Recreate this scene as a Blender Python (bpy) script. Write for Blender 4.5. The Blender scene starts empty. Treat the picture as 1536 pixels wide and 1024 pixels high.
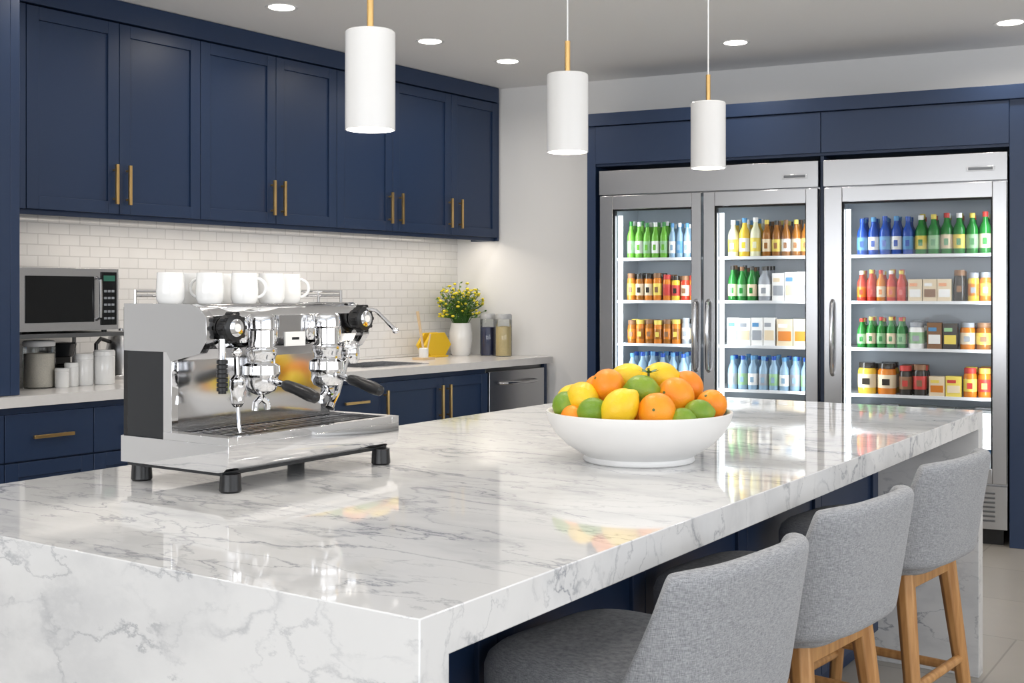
import bpy, bmesh, math, random
from mathutils import Vector, Matrix
random.seed(7)
R = math.radians

# ------------------------------------------------------------------ materials
_M = {}
def nodes_of(m):
    m.use_nodes = True
    nt = m.node_tree
    return nt, nt.nodes, nt.links, nt.nodes.get('Principled BSDF')

def pm(name, col, rough=0.5, metal=0.0, emit=None, estr=0.0, coat=0.0, trans=0.0, bump=0.0, bscale=200.0, var=0.0, spec=0.5):
    if name in _M: return _M[name]
    m = bpy.data.materials.new(name)
    nt, N, L, b = nodes_of(m)
    c = (col[0], col[1], col[2], 1)
    b.inputs['Base Color'].default_value = c
    b.inputs['Roughness'].default_value = rough
    b.inputs['Metallic'].default_value = metal
    b.inputs['Specular IOR Level'].default_value = spec
    b.inputs['Coat Weight'].default_value = coat
    b.inputs['Coat Roughness'].default_value = 0.05
    b.inputs['Transmission Weight'].default_value = trans
    if emit:
        b.inputs['Emission Color'].default_value = (*emit, 1)
        b.inputs['Emission Strength'].default_value = estr
    if bump > 0 or var > 0:
        tc = N.new('ShaderNodeTexCoord')
        nz = N.new('ShaderNodeTexNoise'); nz.inputs['Scale'].default_value = bscale
        nz.inputs['Detail'].default_value = 3
        L.new(tc.outputs['Object'], nz.inputs['Vector'])
        if bump > 0:
            bp = N.new('ShaderNodeBump'); bp.inputs['Strength'].default_value = bump
            bp.inputs['Distance'].default_value = 0.002
            L.new(nz.outputs['Fac'], bp.inputs['Height']); L.new(bp.outputs['Normal'], b.inputs['Normal'])
        if var > 0:
            mx = N.new('ShaderNodeMix'); mx.data_type = 'RGBA'
            mx.inputs[6].default_value = tuple(x*(1-var) for x in col) + (1,)
            mx.inputs[7].default_value = tuple(min(1, x*(1+var)) for x in col) + (1,)
            L.new(nz.outputs['Fac'], mx.inputs[0]); L.new(mx.outputs[2], b.inputs['Base Color'])
    _M[name] = m
    return m

def marble():
    m = bpy.data.materials.new('marble'); nt, N, L, b = nodes_of(m)
    tc = N.new('ShaderNodeTexCoord')
    mp = N.new('ShaderNodeMapping'); mp.inputs['Rotation'].default_value = (0.75, -0.45, 0.6)
    mp.inputs['Scale'].default_value = (0.8, 2.1, 1.5)
    L.new(tc.outputs['Object'], mp.inputs['Vector'])
    w = N.new('ShaderNodeTexNoise'); w.inputs['Scale'].default_value = 2.6; w.inputs['Detail'].default_value = 8
    w.inputs['Roughness'].default_value = 0.66
    L.new(mp.outputs['Vector'], w.inputs['Vector'])
    vs = N.new('ShaderNodeVectorMath'); vs.operation = 'MULTIPLY_ADD'
    vs.inputs[1].default_value = (0.34, 0.34, 0.34)
    L.new(w.outputs['Color'], vs.inputs[0]); L.new(mp.outputs['Vector'], vs.inputs[2])
    def vein(scale, width, detail, strength, mscale, lo, hi):
        n = N.new('ShaderNodeTexNoise'); n.inputs['Scale'].default_value = scale
        n.inputs['Detail'].default_value = detail; n.inputs['Roughness'].default_value = 0.4
        L.new(vs.outputs[0], n.inputs['Vector'])
        s = N.new('ShaderNodeMath'); s.operation = 'SUBTRACT'; s.inputs[1].default_value = 0.5
        a = N.new('ShaderNodeMath'); a.operation = 'ABSOLUTE'
        L.new(n.outputs['Fac'], s.inputs[0]); L.new(s.outputs[0], a.inputs[0])
        r = N.new('ShaderNodeMapRange'); r.inputs[1].default_value = 0; r.inputs[2].default_value = width
        r.inputs[3].default_value = 1; r.inputs[4].default_value = 0
        L.new(a.outputs[0], r.inputs[0])
        pw = N.new('ShaderNodeMath'); pw.operation = 'POWER'; pw.inputs[1].default_value = 1.8
        L.new(r.outputs[0], pw.inputs[0])
        k = N.new('ShaderNodeTexNoise'); k.inputs['Scale'].default_value = mscale; k.inputs['Detail'].default_value = 3
        L.new(mp.outputs['Vector'], k.inputs['Vector'])
        r2 = N.new('ShaderNodeMapRange'); r2.inputs[1].default_value = lo; r2.inputs[2].default_value = hi
        r2.inputs[3].default_value = 0; r2.inputs[4].default_value = strength
        L.new(k.outputs['Fac'], r2.inputs[0])
        q = N.new('ShaderNodeMath'); q.operation = 'MULTIPLY'
        L.new(pw.outputs[0], q.inputs[0]); L.new(r2.outputs[0], q.inputs[1])
        return q
    a = vein(3.1, 0.024, 3, 0.85, 2.6, 0.38, 0.64)
    c = vein(6.8, 0.032, 3, 0.72, 4.2, 0.37, 0.64)
    d = vein(2.6, 0.13, 4, 0.30, 2.2, 0.35, 0.62)
    mxm = N.new('ShaderNodeMath'); mxm.operation = 'MAXIMUM'
    L.new(a.outputs[0], mxm.inputs[0]); L.new(c.outputs[0], mxm.inputs[1])
    mxn = N.new('ShaderNodeMath'); mxn.operation = 'ADD'; mxn.use_clamp = True
    L.new(mxm.outputs[0], mxn.inputs[0]); L.new(d.outputs[0], mxn.inputs[1])
    mix = N.new('ShaderNodeMix'); mix.data_type = 'RGBA'
    mix.inputs[6].default_value = (0.74, 0.738, 0.735, 1); mix.inputs[7].default_value = (0.21, 0.225, 0.26, 1)
    L.new(mxn.outputs[0], mix.inputs[0]); L.new(mix.outputs[2], b.inputs['Base Color'])
    b.inputs['Roughness'].default_value = 0.045
    b.inputs['Specular IOR Level'].default_value = 0.8
    return m

def brickmat(name, c1, c2, mortar, bw, bh, ms, rough, axes='YZ', bump=0.3, offset=0.5, spec=0.5):
    m = bpy.data.materials.new(name); nt, N, L, b = nodes_of(m)
    tc = N.new('ShaderNodeTexCoord'); sp = N.new('ShaderNodeSeparateXYZ'); cb = N.new('ShaderNodeCombineXYZ')
    L.new(tc.outputs['Object'], sp.inputs[0])
    L.new(sp.outputs[axes[0]], cb.inputs[0]); L.new(sp.outputs[axes[1]], cb.inputs[1])
    br = N.new('ShaderNodeTexBrick'); br.inputs['Scale'].default_value = 1
    br.inputs['Brick Width'].default_value = bw; br.inputs['Row Height'].default_value = bh
    br.inputs['Mortar Size'].default_value = ms; br.inputs['Mortar Smooth'].default_value = 0.3
    br.inputs['Color1'].default_value = (*c1, 1); br.inputs['Color2'].default_value = (*c2, 1)
    br.inputs['Mortar'].default_value = (*mortar, 1); br.offset = offset
    L.new(cb.outputs[0], br.inputs['Vector'])
    nz = N.new('ShaderNodeTexNoise'); nz.inputs['Scale'].default_value = 6; nz.inputs['Detail'].default_value = 5
    L.new(tc.outputs['Object'], nz.inputs['Vector'])
    mr = N.new('ShaderNodeMapRange'); mr.inputs[3].default_value = 0.93; mr.inputs[4].default_value = 1.05
    L.new(nz.outputs['Fac'], mr.inputs[0])
    mu = N.new('ShaderNodeVectorMath'); mu.operation = 'SCALE'
    L.new(br.outputs['Color'], mu.inputs[0]); L.new(mr.outputs[0], mu.inputs['Scale'])
    L.new(mu.outputs[0], b.inputs['Base Color'])
    bp = N.new('ShaderNodeBump'); bp.invert = True; bp.inputs['Strength'].default_value = bump; bp.inputs['Distance'].default_value = 0.002
    L.new(br.outputs['Fac'], bp.inputs['Height']); L.new(bp.outputs['Normal'], b.inputs['Normal'])
    b.inputs['Roughness'].default_value = rough
    b.inputs['Specular IOR Level'].default_value = spec
    return m

def wood():
    m = bpy.data.materials.new('oak_wood'); nt, N, L, b = nodes_of(m)
    tc = N.new('ShaderNodeTexCoord'); mp = N.new('ShaderNodeMapping'); mp.inputs['Scale'].default_value = (60, 60, 4)
    L.new(tc.outputs['Object'], mp.inputs['Vector'])
    n = N.new('ShaderNodeTexNoise'); n.inputs['Scale'].default_value = 1; n.inputs['Detail'].default_value = 4
    L.new(mp.outputs['Vector'], n.inputs['Vector'])
    r = N.new('ShaderNodeValToRGB')
    r.color_ramp.elements[0].position = 0.3; r.color_ramp.elements[0].color = (0.38, 0.175, 0.055, 1)
    r.color_ramp.elements[1].position = 0.7; r.color_ramp.elements[1].color = (0.58, 0.31, 0.115, 1)
    L.new(n.outputs['Fac'], r.inputs[0]); L.new(r.outputs[0], b.inputs['Base Color'])
    b.inputs['Roughness'].default_value = 0.45
    return m

def fabric():
    m = bpy.data.materials.new('grey_fabric'); nt, N, L, b = nodes_of(m)
    tc = N.new('ShaderNodeTexCoord')
    outs = []
    for sc in ((90, 90, 900), (900, 900, 90)):
        mp = N.new('ShaderNodeMapping'); mp.inputs['Scale'].default_value = sc
        L.new(tc.outputs['Object'], mp.inputs['Vector'])
        n = N.new('ShaderNodeTexNoise'); n.inputs['Scale'].default_value = 1; n.inputs['Detail'].default_value = 2
        L.new(mp.outputs['Vector'], n.inputs['Vector']); outs.append(n)
    ad = N.new('ShaderNodeMath'); ad.operation = 'ADD'
    L.new(outs[0].outputs['Fac'], ad.inputs[0]); L.new(outs[1].outputs['Fac'], ad.inputs[1])
    mr = N.new('ShaderNodeMapRange'); mr.inputs[1].default_value = 0.65; mr.inputs[2].default_value = 1.35
    L.new(ad.outputs[0], mr.inputs[0])
    mix = N.new('ShaderNodeMix'); mix.data_type = 'RGBA'
    mix.inputs[6].default_value = (0.15, 0.158, 0.172, 1); mix.inputs[7].default_value = (0.44, 0.448, 0.468, 1)
    L.new(mr.outputs[0], mix.inputs[0]); L.new(mix.outputs[2], b.inputs['Base Color'])
    bp = N.new('ShaderNodeBump'); bp.inputs['Strength'].default_value = 0.5; bp.inputs['Distance'].default_value = 0.001
    L.new(ad.outputs[0], bp.inputs['Height']); L.new(bp.outputs['Normal'], b.inputs['Normal'])
    b.inputs['Roughness'].default_value = 0.95
    b.inputs['Sheen Weight'].default_value = 0.2
    return m

def steel(name, col, rough, axis=(2, 400, 400)):
    m = bpy.data.materials.new(name); nt, N, L, b = nodes_of(m)
    tc = N.new('ShaderNodeTexCoord'); mp = N.new('ShaderNodeMapping'); mp.inputs['Scale'].default_value = axis
    L.new(tc.outputs['Object'], mp.inputs['Vector'])
    n = N.new('ShaderNodeTexNoise'); n.inputs['Scale'].default_value = 1; n.inputs['Detail'].default_value = 2
    L.new(mp.outputs['Vector'], n.inputs['Vector'])
    mr = N.new('ShaderNodeMapRange'); mr.inputs[3].default_value = rough*0.95; mr.inputs[4].default_value = rough*1.05
    L.new(n.outputs['Fac'], mr.inputs[0]); L.new(mr.outputs[0], b.inputs['Roughness'])
    b.inputs['Base Color'].default_value = (*col, 1); b.inputs['Metallic'].default_value = 1
    return m

def thin_glass(name, tint=(1, 1, 1), base=0.0, k=0.8):
    m = bpy.data.materials.new(name); m.use_nodes = True
    nt = m.node_tree; N = nt.nodes; L = nt.links; N.clear()
    o = N.new('ShaderNodeOutputMaterial'); mx = N.new('ShaderNodeMixShader')
    t = N.new('ShaderNodeBsdfTransparent'); t.inputs[0].default_value = (*tint, 1)
    g = N.new('ShaderNodeBsdfGlossy'); g.inputs['Roughness'].default_value = 0.02
    f = N.new('ShaderNodeFresnel'); f.inputs[0].default_value = 1.35
    a = N.new('ShaderNodeMath'); a.operation = 'MULTIPLY_ADD'; a.inputs[1].default_value = k; a.inputs[2].default_value = base; a.use_clamp = True
    L.new(f.outputs[0], a.inputs[0]); L.new(a.outputs[0], mx.inputs[0])
    L.new(t.outputs[0], mx.inputs[1]); L.new(g.outputs[0], mx.inputs[2]); L.new(mx.outputs[0], o.inputs[0])
    return m

MARBLE = marble()
NAVY = pm('navy_paint', (0.0150, 0.0345, 0.087), 0.38, bump=0.05, bscale=300)
WALLP = pm('white_wall_paint', (0.86, 0.855, 0.845), 0.7, bump=0.1, bscale=250)
CEILP = pm('ceiling_paint', (0.91, 0.907, 0.90), 0.8, bump=0.1, bscale=200)
COUNTER = pm('quartz_counter', (0.74, 0.72, 0.70), 0.2, var=0.05, bscale=30)
BRASS = pm('brushed_brass', (0.80, 0.52, 0.21), 0.28, 1.0)
CHROME = pm('chrome', (0.80, 0.80, 0.81), 0.035, 1.0)
CHROME2 = pm('satin_chrome', (0.56, 0.56, 0.57), 0.14, 1.0)
CHROME3 = pm('polished_steel', (0.62, 0.62, 0.63), 0.10, 1.0)
STEEL = steel('stainless_steel', (0.50, 0.50, 0.51), 0.26)
DSTEEL = steel('dark_steel', (0.16, 0.165, 0.17), 0.35)
BLACK = pm('black_plastic', (0.012, 0.012, 0.013), 0.3, spec=0.4)
BLACKG = pm('black_glass', (0.008, 0.009, 0.010), 0.05, spec=0.3)
DGREY = pm('dark_grey_panel', (0.018, 0.020, 0.023), 0.15, spec=0.4)
CERAM = pm('white_ceramic', (0.80, 0.80, 0.79), 0.15, coat=0.4)
BOWLM = pm('bowl_ceramic', (0.78, 0.775, 0.765), 0.35)
SHADE = pm('lamp_shade_white', (0.74, 0.737, 0.73), 0.22)
TILE = brickmat('subway_tile', (0.78, 0.777, 0.77), (0.76, 0.757, 0.75), (0.62, 0.615, 0.61), 0.11, 0.052, 0.0026, 0.08, 'YZ', 0.5)
FLOORM = brickmat('floor_tile', (0.38, 0.35, 0.31), (0.35, 0.325, 0.29), (0.26, 0.24, 0.21), 0.9, 0.6, 0.004, 0.35, 'XY', 0.2)
WOOD = wood(); FAB = fabric()
GLASS = thin_glass('clear_glass', k=0.45); JGLASS = thin_glass('jar_glass', (0.93, 0.95, 0.95), 0.04)
LINER = pm('fridge_liner', (0.66, 0.71, 0.76), 0.45)
PEG = pm('fridge_back_panel', (0.42, 0.46, 0.50), 0.4, 0.2)
SHELFM = pm('shelf_white', (0.72, 0.74, 0.76), 0.35)
LEDC = pm('led_cool', (1, 1, 1), 0.5, emit=(0.85, 0.94, 1.0), estr=6)
LEDW = pm('led_warm', (1, 1, 1), 0.5, emit=(1.0, 0.88, 0.70), estr=1.5)
LAMPE = pm('lamp_lens', (1, 1, 1), 0.5, emit=(1.0, 0.93, 0.82), estr=9)
TRIMW = pm('white_trim', (0.82, 0.82, 0.82), 0.4)

# ------------------------------------------------------------------ mesh builder
class MB:
    def __init__(s):
        s.v = []; s.f = []; s.fm = []; s.mats = []; s.M = Matrix()
    def mi(s, m):
        if m not in s.mats: s.mats.append(m)
        return s.mats.index(m)
    def add(s, vs, fs, m):
        o = len(s.v); k = s.mi(m) if not isinstance(m, list) else None
        for p in vs: s.v.append(tuple(s.M @ Vector(p)))
        for i, f in enumerate(fs):
            s.f.append([a+o for a in f]); s.fm.append(k if k is not None else s.mi(m[i]))
    def box(s, x0, x1, y0, y1, z0, z1, m):
        vs = [(x0,y0,z0),(x1,y0,z0),(x1,y1,z0),(x0,y1,z0),(x0,y0,z1),(x1,y0,z1),(x1,y1,z1),(x0,y1,z1)]
        s.add(vs, [(0,3,2,1),(4,5,6,7),(0,1,5,4),(1,2,6,5),(2,3,7,6),(3,0,4,7)], m)
    def prism(s, pts, y0, y1, m):
        n = len(pts)
        vs = [(p[0], y0, p[1]) for p in pts] + [(p[0], y1, p[1]) for p in pts]
        fs = [tuple(range(n)), tuple(range(2*n-1, n-1, -1))] + [(i, (i+1) % n, (i+1) % n+n, i+n) for i in range(n)]
        s.add(vs, fs, m)
    def lathe(s, prof, o, m, seg=24, axis=(0, 0, 1), start=0, mats=None):
        q = Vector((0, 0, 1)).rotation_difference(Vector(axis).normalized()).to_matrix()
        o = Vector(o); vs = []; fs = []; ms = []
        rings = []
        for (r, z) in prof:
            if r < 1e-6:
                rings.append([len(vs)]); vs.append(tuple(o + q @ Vector((0, 0, z))))
            else:
                rg = []
                for i in range(seg):
                    a = 2*math.pi*i/seg + start
                    rg.append(len(vs)); vs.append(tuple(o + q @ Vector((r*math.cos(a), r*math.sin(a), z))))
                rings.append(rg)
        for k in range(len(rings)-1):
            A, B = rings[k], rings[k+1]; mm = mats[k] if mats else m
            for i in range(seg):
                j = (i+1) % seg
                if len(A) == 1 and len(B) == 1: continue
                if len(A) == 1: fs.append((A[0], B[j], B[i]))
                elif len(B) == 1: fs.append((A[i], A[j], B[0]))
                else: fs.append((A[i], A[j], B[j], B[i]))
                ms.append(mm)
        s.add(vs, fs, ms)
    def cyl(s, p0, p1, r0, m, r1=None, seg=16):
        p0 = Vector(p0); p1 = Vector(p1); d = p1-p0
        r1 = r0 if r1 is None else r1
        s.lathe([(0, 0), (r0, 0), (r1, d.length), (0, d.length)], p0, m, seg, d, start=math.pi/seg)
    def tube(s, pts, r, m, seg=10):
        P = [Vector(p) for p in pts]; vs = []; fs = []; n = len(P)
        up = None
        for i in range(n):
            t = (P[min(i+1, n-1)]-P[max(i-1, 0)]).normalized()
            if up is None:
                up = t.cross(Vector((0, 0, 1)))
                if up.length < 0.05: up = t.cross(Vector((1, 0, 0)))
                up.normalize()
            up = (up - t*up.dot(t)).normalized(); w = t.cross(up)
            rr = r[i] if isinstance(r, (list, tuple)) else r
            for k in range(seg):
                a = 2*math.pi*k/seg
                vs.append(tuple(P[i] + up*math.cos(a)*rr + w*math.sin(a)*rr))
        for i in range(n-1):
            for k in range(seg):
                fs.append((i*seg+k, i*seg+(k+1) % seg, (i+1)*seg+(k+1) % seg, (i+1)*seg+k))
        fs.append(tuple(range(seg-1, -1, -1))); fs.append(tuple(range((n-1)*seg, n*seg)))
        s.add(vs, fs, m)
    def ell(s, c, r, m, seg=20, axis=(0, 0, 1), tip=0.0):
        prof = []
        n = seg//2
        for i in range(n+1):
            a = -math.pi/2 + math.pi*i/n
            rr = math.cos(a)*r[0]; z = math.sin(a)*r[2]
            if tip and abs(math.sin(a)) > 0.93: z *= (1+tip*(abs(math.sin(a))-0.93)/0.07)
            prof.append((0 if i in (0, n) else rr, z))
        s.lathe(prof, c, m, seg, axis)
    def obj(s, name, loc=(0, 0, 0), rz=0, bevel=0, parent=None, ang=35, smooth=True, bseg=2):
        me = bpy.data.meshes.new(name)
        me.from_pydata(s.v, [], s.f); me.update()
        for m in s.mats: me.materials.append(m)
        me.polygons.foreach_set('material_index', s.fm)
        bm = bmesh.new(); bm.from_mesh(me); bmesh.ops.recalc_face_normals(bm, faces=bm.faces); bm.to_mesh(me); bm.free()
        if smooth:
            me.shade_smooth()
            me.set_sharp_from_angle(angle=R(ang))
        o = bpy.data.objects.new(name, me); bpy.context.scene.collection.objects.link(o)
        o.location = loc; o.rotation_euler = (0, 0, rz)
        if bevel:
            b = o.modifiers.new('bevel', 'BEVEL'); b.width = bevel; b.segments = bseg; b.limit_method = 'ANGLE'
            b.angle_limit = R(40); b.harden_normals = False
        if parent: o.parent = parent
        return o

def empty(name, loc=(0, 0, 0), rz=0):
    e = bpy.data.objects.new(name, None); bpy.context.scene.collection.objects.link(e)
    e.location = loc; e.rotation_euler = (0, 0, rz); e.empty_display_size = 0.1
    return e

def area(name, loc, size, power, col=(1, 1, 1), rot=(0, 0, 0), shape='RECTANGLE', sy=None, parent=None, spread=None):
    l = bpy.data.lights.new(name, 'AREA'); l.energy = power; l.color = col; l.shape = shape; l.size = size
    if sy: l.size_y = sy
    if spread: l.spread = R(spread)
    o = bpy.data.objects.new(name, l); bpy.context.scene.collection.objects.link(o)
    o.location = loc; o.rotation_euler = rot
    if parent: o.parent = parent
    return o

# frames
L0 = (-4.61, 2.90, 0); LR = R(-2.9)     # cabinet run: local x towards the room, local y along the wall
F0 = (-3.60, 6.157, 0); FR = R(8.57)    # fridge wall: local x along, local y into the wall
CZ = 2.70

# ------------------------------------------------------------------ room shell
b = MB(); b.box(-5.4, 2.6, -3.1, 8.3, -0.1, 0, FLOORM); b.obj('floor', smooth=False)
b = MB(); b.box(-5.4, 2.6, -3.1, 8.3, CZ, CZ+0.1, CEILP); b.obj('ceiling', smooth=False)
b = MB(); b.box(-0.44, -0.34, -6.0, 3.75, 0, CZ, WALLP); b.obj('wall_left', L0, LR, smooth=False)
b = MB(); b.box(-1.27, 0.0, 0.405, 0.50, 0, CZ, WALLP); b.obj('wall_back', F0, FR, smooth=False)
b = MB(); b.box(0.0, 2.45, 0.405, 0.50, 2.42, CZ, WALLP); b.obj('wall_above_fridges', F0, FR, smooth=False)
b = MB(); b.box(2.45, 6.25, 0.405, 0.50, 0, CZ, WALLP); b.obj('wall_back_right', F0, FR, smooth=False)
b = MB(); b.box(0.0, 2.45, 0.72, 0.78, 0, 2.42, WALLP); b.obj('wall_behind_fridges', F0, FR, smooth=False)
b = MB()
b.box(2.5, 2.6, -3.1, -1.5, 0, CZ, WALLP); b.box(2.5, 2.6, 4.5, 7.6, 0, CZ, WALLP)
b.box(2.5, 2.6, -1.5, 4.5, 0, 0.8, WALLP); b.box(2.5, 2.6, -1.5, 4.5, 2.45, CZ, WALLP)
b.obj('wall_right', smooth=False)
b = MB()
b.box(-5.4, -3.2, -3.1, -3.0, 0, CZ, WALLP); b.box(1.6, 2.6, -3.1, -3.0, 0, CZ, WALLP)
b.box(-3.2, 1.6, -3.1, -3.0, 0, 0.7, WALLP); b.box(-3.2, 1.6, -3.1, -3.0, 2.4, CZ, WALLP)
b.obj('wall_front', smooth=False)
b = MB()
for x in (-3.2, -2.02, -0.83, 0.36, 1.55): b.box(x, x+0.05, -3.08, -3.02, 0.7, 2.4, TRIMW)
b.box(-3.2, 1.6, -3.08, -3.02, 0.7, 0.75, TRIMW); b.box(-3.2, 1.6, -3.08, -3.02, 2.35, 2.4, TRIMW)
w1 = b.obj('added_window_1', smooth=False)  # unseen window behind the camera, added to give the room soft light
area('added_fill_light', (-0.8, -2.72, 1.5), 4.6, 84, (0.97, 0.985, 1.0), (R(116), 0, 0), sy=1.3, parent=w1)  # added fill lamp at the opening, tilted up to lift the ceiling
b = MB()
for y in (-1.5, 0.45, 2.45, 4.45): b.box(2.52, 2.58, y, y+0.05, 0.8, 2.45, TRIMW)
b.box(2.52, 2.58, -1.5, 4.5, 0.8, 0.85, TRIMW); b.box(2.52, 2.58, -1.5, 4.5, 2.40, 2.45, TRIMW)
w2 = b.obj('added_window_2', smooth=False)  # second unseen window, added because the ceiling was underlit
area('added_fill_light', (2.22, 1.5, 1.58), 1.3, 56, (0.97, 0.985, 1.0), (0, R(118), 0), sy=5.8, parent=w2)  # added side fill, aimed upward to brighten the ceiling
b = MB(); b.box(2.56, 6.2, 0.385, 0.404, 0, 0.1, TRIMW); b.obj('baseboard_back', F0, FR, smooth=False)
b = MB(); b.box(-0.339, -0.325, -0.12, 3.56, 0.922, 1.72, TILE); b.obj('backsplash_tile', L0, LR, smooth=False)

# ------------------------------------------------------------------ helpers for cabinets (front faces +x)
def shaker(b, x, y0, y1, z0, z1, m=NAVY, st=0.058, th=0.022, g=0.0018):
    y0 += g; y1 -= g; z0 += g; z1 -= g
    b.box(x, x+th-0.010, y0+st, y1-st, z0+st, z1-st, m)
    b.box(x, x+th, y0, y0+st, z0, z1, m); b.box(x, x+th, y1-st, y1, z0, z1, m)
    b.box(x, x+th, y0+st, y1-st, z0, z0+st, m); b.box(x, x+th, y0+st, y1-st, z1-st, z1, m)

def vhandle(b, x, y, z0, z1, m=BRASS):
    b.box(x+0.022, x+0.035, y-0.0075, y+0.0075, z0, z1, m)
    for z in (z0+0.025, z1-0.025): b.box(x, x+0.024, y-0.005, y+0.005, z-0.005, z+0.005, m)
def hhandle(b, x, y0, y1, z, m=BRASS):
    b.box(x+0.022, x+0.035, y0, y1, z-0.007, z+0.007, m)
    for y in (y0+0.025, y1-0.025): b.box(x, x+0.024, y-0.005, y+0.005, z-0.005, z+0.005, m)

# upper cabinets
e = empty('upper_cabinets', L0, LR)
b = MB()
b.box(-0.322, -0.022, -0.098, 3.50, 1.70, 2.595, NAVY)
seams = [0.135, 0.603, 1.070, 1.565, 2.016, 2.479, 3.025, 3.51]
b.box(-0.022, 0.0, -0.098, 0.133, 1.70, 2.595, NAVY)
for i in range(7): shaker(b, -0.022, seams[i], seams[i+1], 1.70, 2.595)
b.box(-0.322, 0.012, -0.098, 3.50, 2.60, 2.697, NAVY)
b.box(-0.322, 0.0, 3.50, 3.52, 1.68, 2.697, NAVY)
b.box(-0.040, -0.022, -0.098, 3.50, 1.678, 1.70, NAVY)
b.obj('carcass_and_doors', bevel=0.0015, parent=e)
b = MB()
for y in (0.572, 0.642, 1.532, 1.604, 2.447, 2.54, 3.00, 3.10): vhandle(b, 0.0, y, 1.745, 1.93)
b.obj('handles', bevel=0.001, parent=e)
b = MB(); b.box(-0.10, -0.07, 0.2, 3.4, 1.696, 1.70, LEDW); b.obj('led_strip', parent=e, smooth=False)
area('under_cabinet_lamp', (-0.085, 1.85, 1.694), 0.04, 6.5, (1.0, 0.89, 0.77), (0, 0, 0), sy=3.2, parent=e)

# tall cabinet on the counter
b = MB(); b.box(-0.322, 0.33, -1.1, -0.10, 0.922, 2.697, NAVY)
b.box(0.33, 0.352, -0.14, -0.10, 0.922, 2.60, NAVY); b.box(0.33, 0.352, -1.1, -0.14, 0.922, 2.60, NAVY)
b.box(0.33, 0.36, -1.1, -0.098, 2.60, 2.697, NAVY)
b.obj('tall_cabinet', L0, LR, bevel=0.002)

# base cabinets
e = empty('base_cabinets', L0, LR)
b = MB()
b.box(-0.32, 0.33, -1.2, 1.90, 0.10, 0.875, NAVY); b.box(-0.32, 0.33, 1.90, 2.95, 0.10, 0.76, NAVY); b.box(0.29, 0.33, 1.90, 2.95, 0.76, 0.875, NAVY); b.box(-0.32, 0.27, -1.2, 2.95, 0.0, 0.10, NAVY)
b.box(-0.32, 0.352, 3.545, 3.575, 0.0, 0.875, NAVY)
X = 0.352-0.022
b2 = MB()
secs = [-1.2, -0.75, -0.165, 0.235, 0.70, 1.2, 1.60, 1.99]
for i in range(7):
    y0, y1 = secs[i], secs[i+1]
    for (z0, z1) in ((0.655, 0.845), (0.38, 0.65), (0.105, 0.375)):
        b.box(X, X+0.022, y0+0.002, y1-0.002, z0, z1, NAVY) if z0 > 0.6 else shaker(b, X, y0, y1, z0, z1)
        hhandle(b2, 0.352, (y0+y1)/2-0.09, (y0+y1)/2+0.09, (z0+z1)/2)
shaker(b, X, 1.99, 2.53, 0.105, 0.845); shaker(b, X, 2.53, 2.95, 0.105, 0.845)
for y in (2.03, 2.495, 2.565): vhandle(b2, 0.352, y, 0.60, 0.80)
b.obj('carcass_and_fronts', bevel=0.0015, parent=e)
b2.obj('handles', bevel=0.001, parent=e)

# counter with sink hole
b = MB()
hx0, hx1, hy0, hy1 = -0.10, 0.27, 1.95, 2.50
b.box(-0.325, 0.40, -1.2, hy0, 0.877, 0.92, COUNTER); b.box(-0.325, 0.40, hy1, 3.575, 0.877, 0.92, COUNTER)
b.box(-0.325, hx0, hy0, hy1, 0.877, 0.92, COUNTER); b.box(hx1, 0.40, hy0, hy1, 0.877, 0.92, COUNTER)
b.obj('kitchen_counter', L0, LR, smooth=False)
b = MB()
t = 0.012
b.box(hx0, hx0+t, hy0, hy1, 0.79, 0.924, STEEL); b.box(hx1-t, hx1, hy0, hy1, 0.79, 0.924, STEEL)
b.box(hx0+t, hx1-t, hy0, hy0+t, 0.79, 0.924, STEEL); b.box(hx0+t, hx1-t, hy1-t, hy1, 0.79, 0.924, STEEL)
b.box(hx0, hx1, hy0, hy1, 0.778, 0.79, DSTEEL)
b.lathe([(0, 0.791), (0.04, 0.791), (0.04, 0.794), (0, 0.794)], (0.09, 2.22, 0), CHROME)
b.obj('kitchen_sink', L0, LR, bevel=0.002)

# dishwasher
e = empty('dishwasher', L0, LR)
b = MB(); b.box(-0.2, 0.33, 2.955, 3.54, 0.10, 0.872, DSTEEL); b.box(0.33, 0.358, 2.958, 3.537, 0.12, 0.85, STEEL)
b.box(-0.2, 0.27, 2.96, 3.53, 0.0, 0.1, BLACK)
b.obj('body', bevel=0.003, parent=e)
b = MB(); b.tube([(0.358, 3.06, 0.775), (0.395, 3.09, 0.775), (0.40, 3.25, 0.772), (0.395, 3.40, 0.775), (0.358, 3.43, 0.775)], 0.011, CHROME2)
b.obj('handle', parent=e)

# ------------------------------------------------------------------ island
XR, XL, Y0, Y1 = -0.918, -2.32, 1.153, 4.31
e = empty('marble_island')
b = MB()
pr = [(Y0, 0), (Y0, 0.92), (Y1, 0.92), (Y1, 0), (Y1-0.062, 0), (Y1-0.062, 0.86), (Y0+0.062, 0.86), (Y0+0.062, 0)]
vs = [(XL, p[0], p[1]) for p in pr]+[(XR, p[0], p[1]) for p in pr]
b.add(vs, [(0, 1, 6, 7), (1, 2, 5, 6), (2, 3, 4, 5), (15, 14, 9, 8), (14, 13, 10, 9), (13, 12, 11, 10)]+[(i, (i+1) % 8, (i+1) % 8+8, i+8) for i in range(8)], MARBLE)
b.obj('waterfall_slab', bevel=0.0018, parent=e)
b = MB()
b.box(-2.27, -1.285, Y0+0.064, Y1-0.064, 0.1, 0.858, NAVY); b.box(-2.2, -1.34, Y0+0.064, Y1-0.064, 0.0, 0.1, NAVY)
n = 5; wd = (Y1-Y0-0.128)/n
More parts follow.
